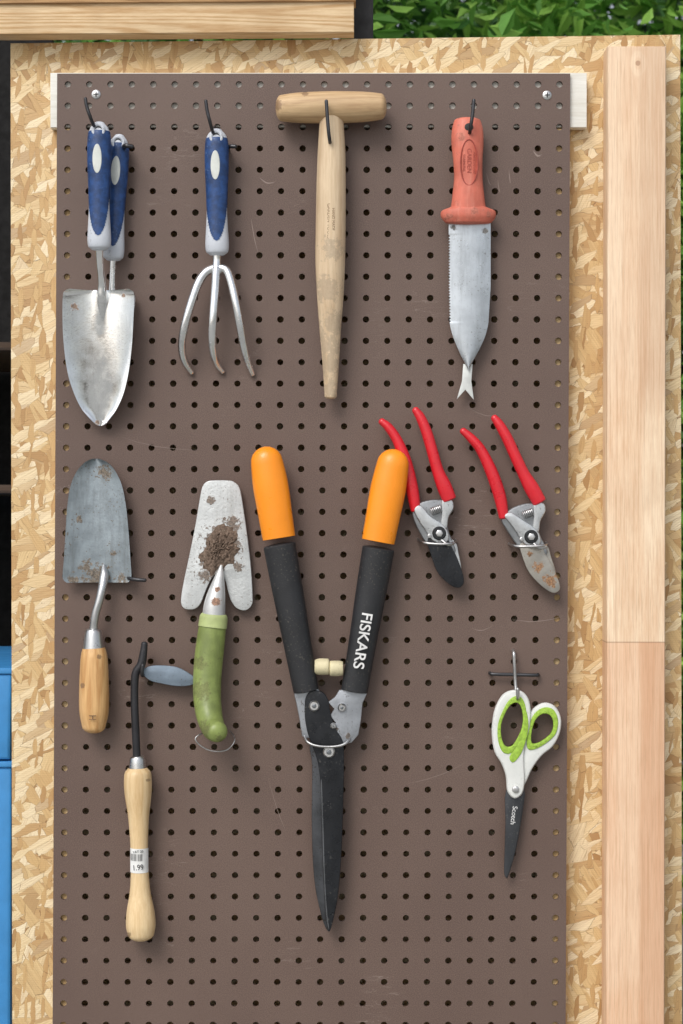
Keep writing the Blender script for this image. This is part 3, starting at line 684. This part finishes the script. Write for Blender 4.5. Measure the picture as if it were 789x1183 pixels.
# pruners
def pruner(lab,hA,hB,body,bx,by,bl1,bl2,dk,i):
    T=Thing('bypass_pruner',lab,'pruners',bx,by,18,group='red-handled bypass pruners')
    rd=M('red_handle_coating',C(210,30,44),.32,var=.06,coat=.3,speck=.3,dcol=C(120,30,34))
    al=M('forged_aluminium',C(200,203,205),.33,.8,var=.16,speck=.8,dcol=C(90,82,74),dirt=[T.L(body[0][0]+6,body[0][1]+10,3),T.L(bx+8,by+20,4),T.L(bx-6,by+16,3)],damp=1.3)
    ald=M('shaded_aluminium',C(150,153,156),.4,.8,var=.2,speck=.8,dcol=C(80,72,66))  # darker copy of the aluminium, shade put into the rear body's colour
    if dk: bm=M('dark_blade',C(44,46,50),.3,.5,var=.2,speck=.5,dcol=C(130,124,116))
    else: bm=M('sappy_blade',C(172,168,160),.38,.7,var=.2,speck=.6,dcol=C(136,100,68),dirt=[T.L(636,670,8),T.L(622,655,6),T.L(612,640,3)],damp=1.5)
    tube(T,'handle',[(*p,18) for p in hA[0]],hA[1],rd,seg=24,cap=(.9,.3),sub=10)
    tube(T,'handle',[(*p,20) for p in hB[0]],hB[1],rd,seg=24,cap=(.9,.3),sub=10)
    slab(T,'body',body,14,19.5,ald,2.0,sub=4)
    x0,y0=body[1]
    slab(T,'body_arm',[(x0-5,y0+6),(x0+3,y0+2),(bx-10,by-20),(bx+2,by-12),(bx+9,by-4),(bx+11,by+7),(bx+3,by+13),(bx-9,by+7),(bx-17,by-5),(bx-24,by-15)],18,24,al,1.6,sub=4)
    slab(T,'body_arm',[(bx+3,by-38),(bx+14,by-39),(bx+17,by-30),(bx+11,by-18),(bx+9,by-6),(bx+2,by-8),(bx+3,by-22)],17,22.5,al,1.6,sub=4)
    slab(T,'cutting_blade',bl1,17,20,bm,.9,sub=4)
    slab(T,'hook_blade',bl2,13,17.5,al if dk else bm,1,sub=4)
    sp=[]
    for k in range(49):
        a=k/8*2*math.pi; q=k/48
        sp.append((bx-9+12*q+4*math.cos(a)*.5,by-25-4*q+4*math.cos(a),21+4*math.sin(a)))
    tube(T,'spring',sp,[.8]*len(sp),zinc,mode='pt',seg=8,sub=2)
    n0=tube(T,'pivot_nut',[(bx,by,22),(bx,by,25),(bx,by,26.5)],[8.0,8.0,6.6],M('black_pivot_plate',C(44,46,48),.4,.4),mode='pt',sub=1,cap=(0,0),seg=28)
    tube(T,'pivot_bolt',[(bx,by,26),(bx,by,28.6)],[4.6,4.2],bolt,n0,mode='pt',sub=1,cap=(0,.15),seg=6)
    tube(T,'lock_screw',[(bx-11,by+3,22),(bx-11,by+3,25.5)],[2.8,2.4],bolt,n0,mode='pt',sub=1,cap=(0,.15),seg=16)
    tube(T,'locking_catch',[(bx+3,by+8,25),(bx+10,by+13,27),(bx+17,by+11,27)],[1.9,2.1,1.7],zinc,n0,mode='pt',cap=(.5,.5))
    return T
pruner('red-handled bypass pruners with a black blade',
 ([(441,487),(449,494),(459,509),(468,532),(474,556),(478,576),(480,590)],[(4,4),(5.2,5.5),(6,6.5),(7.2,7),(7.6,7),(7,6.5),(5.5,5.5)]),
 ([(480,474),(486,483),(493,500),(500,524),(506,545),(513,562),(519,577)],[(4.2,4),(5.6,5.5),(6.4,6.5),(6.6,7),(7,7),(8.6,7),(8.2,6)]),
 [(476,591),(483,582),(494,578),(506,577),(521,580),(524,589),(518,598),(518,612),(524,628),(526,638),(516,643),(503,640),(491,626),(480,606)],507,616,
 [(494,622),(514,620),(524,636),(531,652),(536,671),(530,679),(519,675),(506,662),(499,645)],
 [(510,618),(526,626),(530,640),(533,655),(531,664),(520,650)],True,0)
pruner('red-handled bypass pruners with a sap-stained blade',
 ([(535,498),(544,506),(555,519),(566,541),(574,562),(579,580),(582,598)],[(4,4),(5.2,5.5),(6,6.5),(7,7),(7.4,7),(7,6.5),(5.5,5.5)]),
 ([(571,483),(577,491),(586,507),(596,529),(605,548),(614,564),(623,580)],[(4.2,4),(5.6,5.5),(6.4,6.5),(6.6,7),(7,7),(8.6,7),(8.2,6)]),
 [(579,600),(587,590),(598,584),(612,581),(624,584),(627,593),(622,602),(624,618),(631,632),(632,640),(621,648),(608,643),(595,627),(585,612)],613,620,
 [(601,628),(620,624),(630,640),(639,656),(647,678),(640,685),(628,679),(613,664),(605,648)],
 [(616,624),(632,630),(637,644),(642,660),(640,668),(628,654)],False,1)
hook([(484,622,-6),(484,624,12),(490,627,27),(508,628.5,31.5),(522,627.5,29),(527,625,12),(527,624,-6)],1.5,zinc,lab='zinc wire loop hook holding red-handled pruners',d0=22)
hook([(590,628,-6),(590,629,12),(596,631,27),(614,631,31.5),(628,630,29),(633,628,12),(633,627,-6)],1.5,zinc,lab='zinc wire loop hook holding red-handled pruners',d0=22)

# scissors
T=Thing('scissors','kitchen scissors with white and lime green handles','scissors',594,905,16)
wp=M('white_plastic',C(218,220,216),.4,var=.05,speck=.15)
lg=M('lime_rubber',C(152,188,66),.5,var=.2,nscale=250,bmp=.5,bscale=700,speck=.8,dcol=C(92,120,40))
ds=M('dark_scissor_steel',C(80,82,86),.35,.8,var=.15,speck=.5,dcol=C(130,128,124))
def shrink(o,f):
    cx=sum(p[0] for p in o)/len(o); cy=sum(p[1] for p in o)/len(o)
    return [(cx+(x-cx)*f,cy+(y-cy)*f) for x,y in o]
hl=[(582,822),(589,811),(598,808),(604,817),(605,836),(599,852),(591,864),(582,864),(577,852),(577,836)]
hr=[(617,830),(626,822),(636,823),(641,833),(639,846),(630,855),(619,861),(612,860),(612,846)]
L=slab(T,'handle',[(573,815),(581,802),(593,797),(605,800),(612,813),(612,838),(606,860),(605,880),(606,900),(603,916),(594,922),(586,914),(584,896),(579,882),(571,868),(568,848),(569,830)],12,22,wp,3,holes=[shrink(hl,1.0)],sub=4)
R=slab(T,'handle',[(609,832),(616,819),(629,812),(641,816),(648,829),(647,846),(639,862),(626,873),(615,888),(607,905),(598,915),(590,905),(597,890),(604,872),(606,850)],8,18,wp,3,holes=[shrink(hr,1.0)],sub=4)
slab(T,'finger_hole_lining',shrink(hl,1.16),20,23.4,lg,1.2,holes=[shrink(hl,.88)],sub=4,parent=L)
slab(T,'finger_hole_lining',shrink(hr,1.22),15,19.6,lg,1.2,holes=[shrink(hr,.86)],sub=4,parent=R)
slab(T,'grip_pad',[(603,835),(607,820),(610,838),(606,858),(600,872),(592,880),(588,874),(595,862),(601,850)],20.5,23.2,lg,.9,sub=4,parent=L)
slab(T,'blade',[(585,912),(604,912),(603,935),(598,970),(591,1000),(585.5,1014),(582.5,1008),(583,985),(584,950)],13,15.5,ds,.7,sub=3)
slab(T,'blade',[(589,912),(606,912),(604,940),(597,980),(588,1012),(585,1013),(586,985),(588,950)],10,12.5,ds,.7,sub=3)
tube(T,'rivet',[(595,911,22),(595,911,24)],[4.4,3.8],bolt,mode='pt',sub=1,cap=(0,.2))
text(T,'blade_lettering','Scotch',593.5,942,15.7,8,98,white,None)
hook([(594,753,-6),(594,754,9),(594.5,765,11),(595.5,785,11),(596.5,800,14),(597,806,22),(597,803,28),(596.5,795,30)],2.2,zinc,lab='zinc wire double-prong hook holding the scissors',d0=15)
hook([(567,778,-6),(567,778.5,6),(572,779,9),(595,779.5,9),(617,780,9),(622,780,6),(622,780,-6)],2.1,darkwire,lab='dark crossbar wire of the scissors hook',d0=10)

# ================= CAMERA / LIGHT =================
cam=bpy.data.cameras.new('camera'); co_=bpy.data.objects.new('camera',cam); COL.objects.link(co_)
co_.location=(0,-D,Z0); co_.rotation_euler=(math.radians(90),0,0)
cam.sensor_fit='VERTICAL'; cam.sensor_height=24; cam.lens=24*D/1.183
cam.clip_start=.05; cam.clip_end=300
cam.dof.use_dof=True; cam.dof.focus_distance=D-0.01; cam.dof.aperture_fstop=7.0
scene.camera=co_
Sv=Vector((-0.4,-0.8,0.85)).normalized()
sl=bpy.data.lights.new('sun','SUN'); sl.energy=1.5; sl.angle=math.radians(26); sl.color=(1,.97,.94)
so=bpy.data.objects.new('sun',sl); COL.objects.link(so); so.rotation_euler=(-Sv).to_track_quat('-Z','Y').to_euler(); so.location=(-2,-3,4)
w=bpy.data.worlds.new('World'); scene.world=w; w.use_nodes=True; nt=w.node_tree
bg=[n for n in nt.nodes if n.type=='BACKGROUND'][0]
sky=nd(nt,'ShaderNodeTexSky',sky_type='NISHITA',sun_disc=False)
sky.sun_elevation=math.asin(Sv.z); sky.sun_rotation=math.atan2(Sv.x,Sv.y); sky.dust_density=3; sky.air_density=1
hs=nd(nt,'ShaderNodeHueSaturation',{'Color':sky.outputs[0],'Saturation':0.35})
nt.links.new(hs.outputs[0],bg.inputs[0]); bg.inputs[1].default_value=0.15
scene.view_settings.view_transform='Standard'; scene.view_settings.look='None'; scene.view_settings.exposure=0
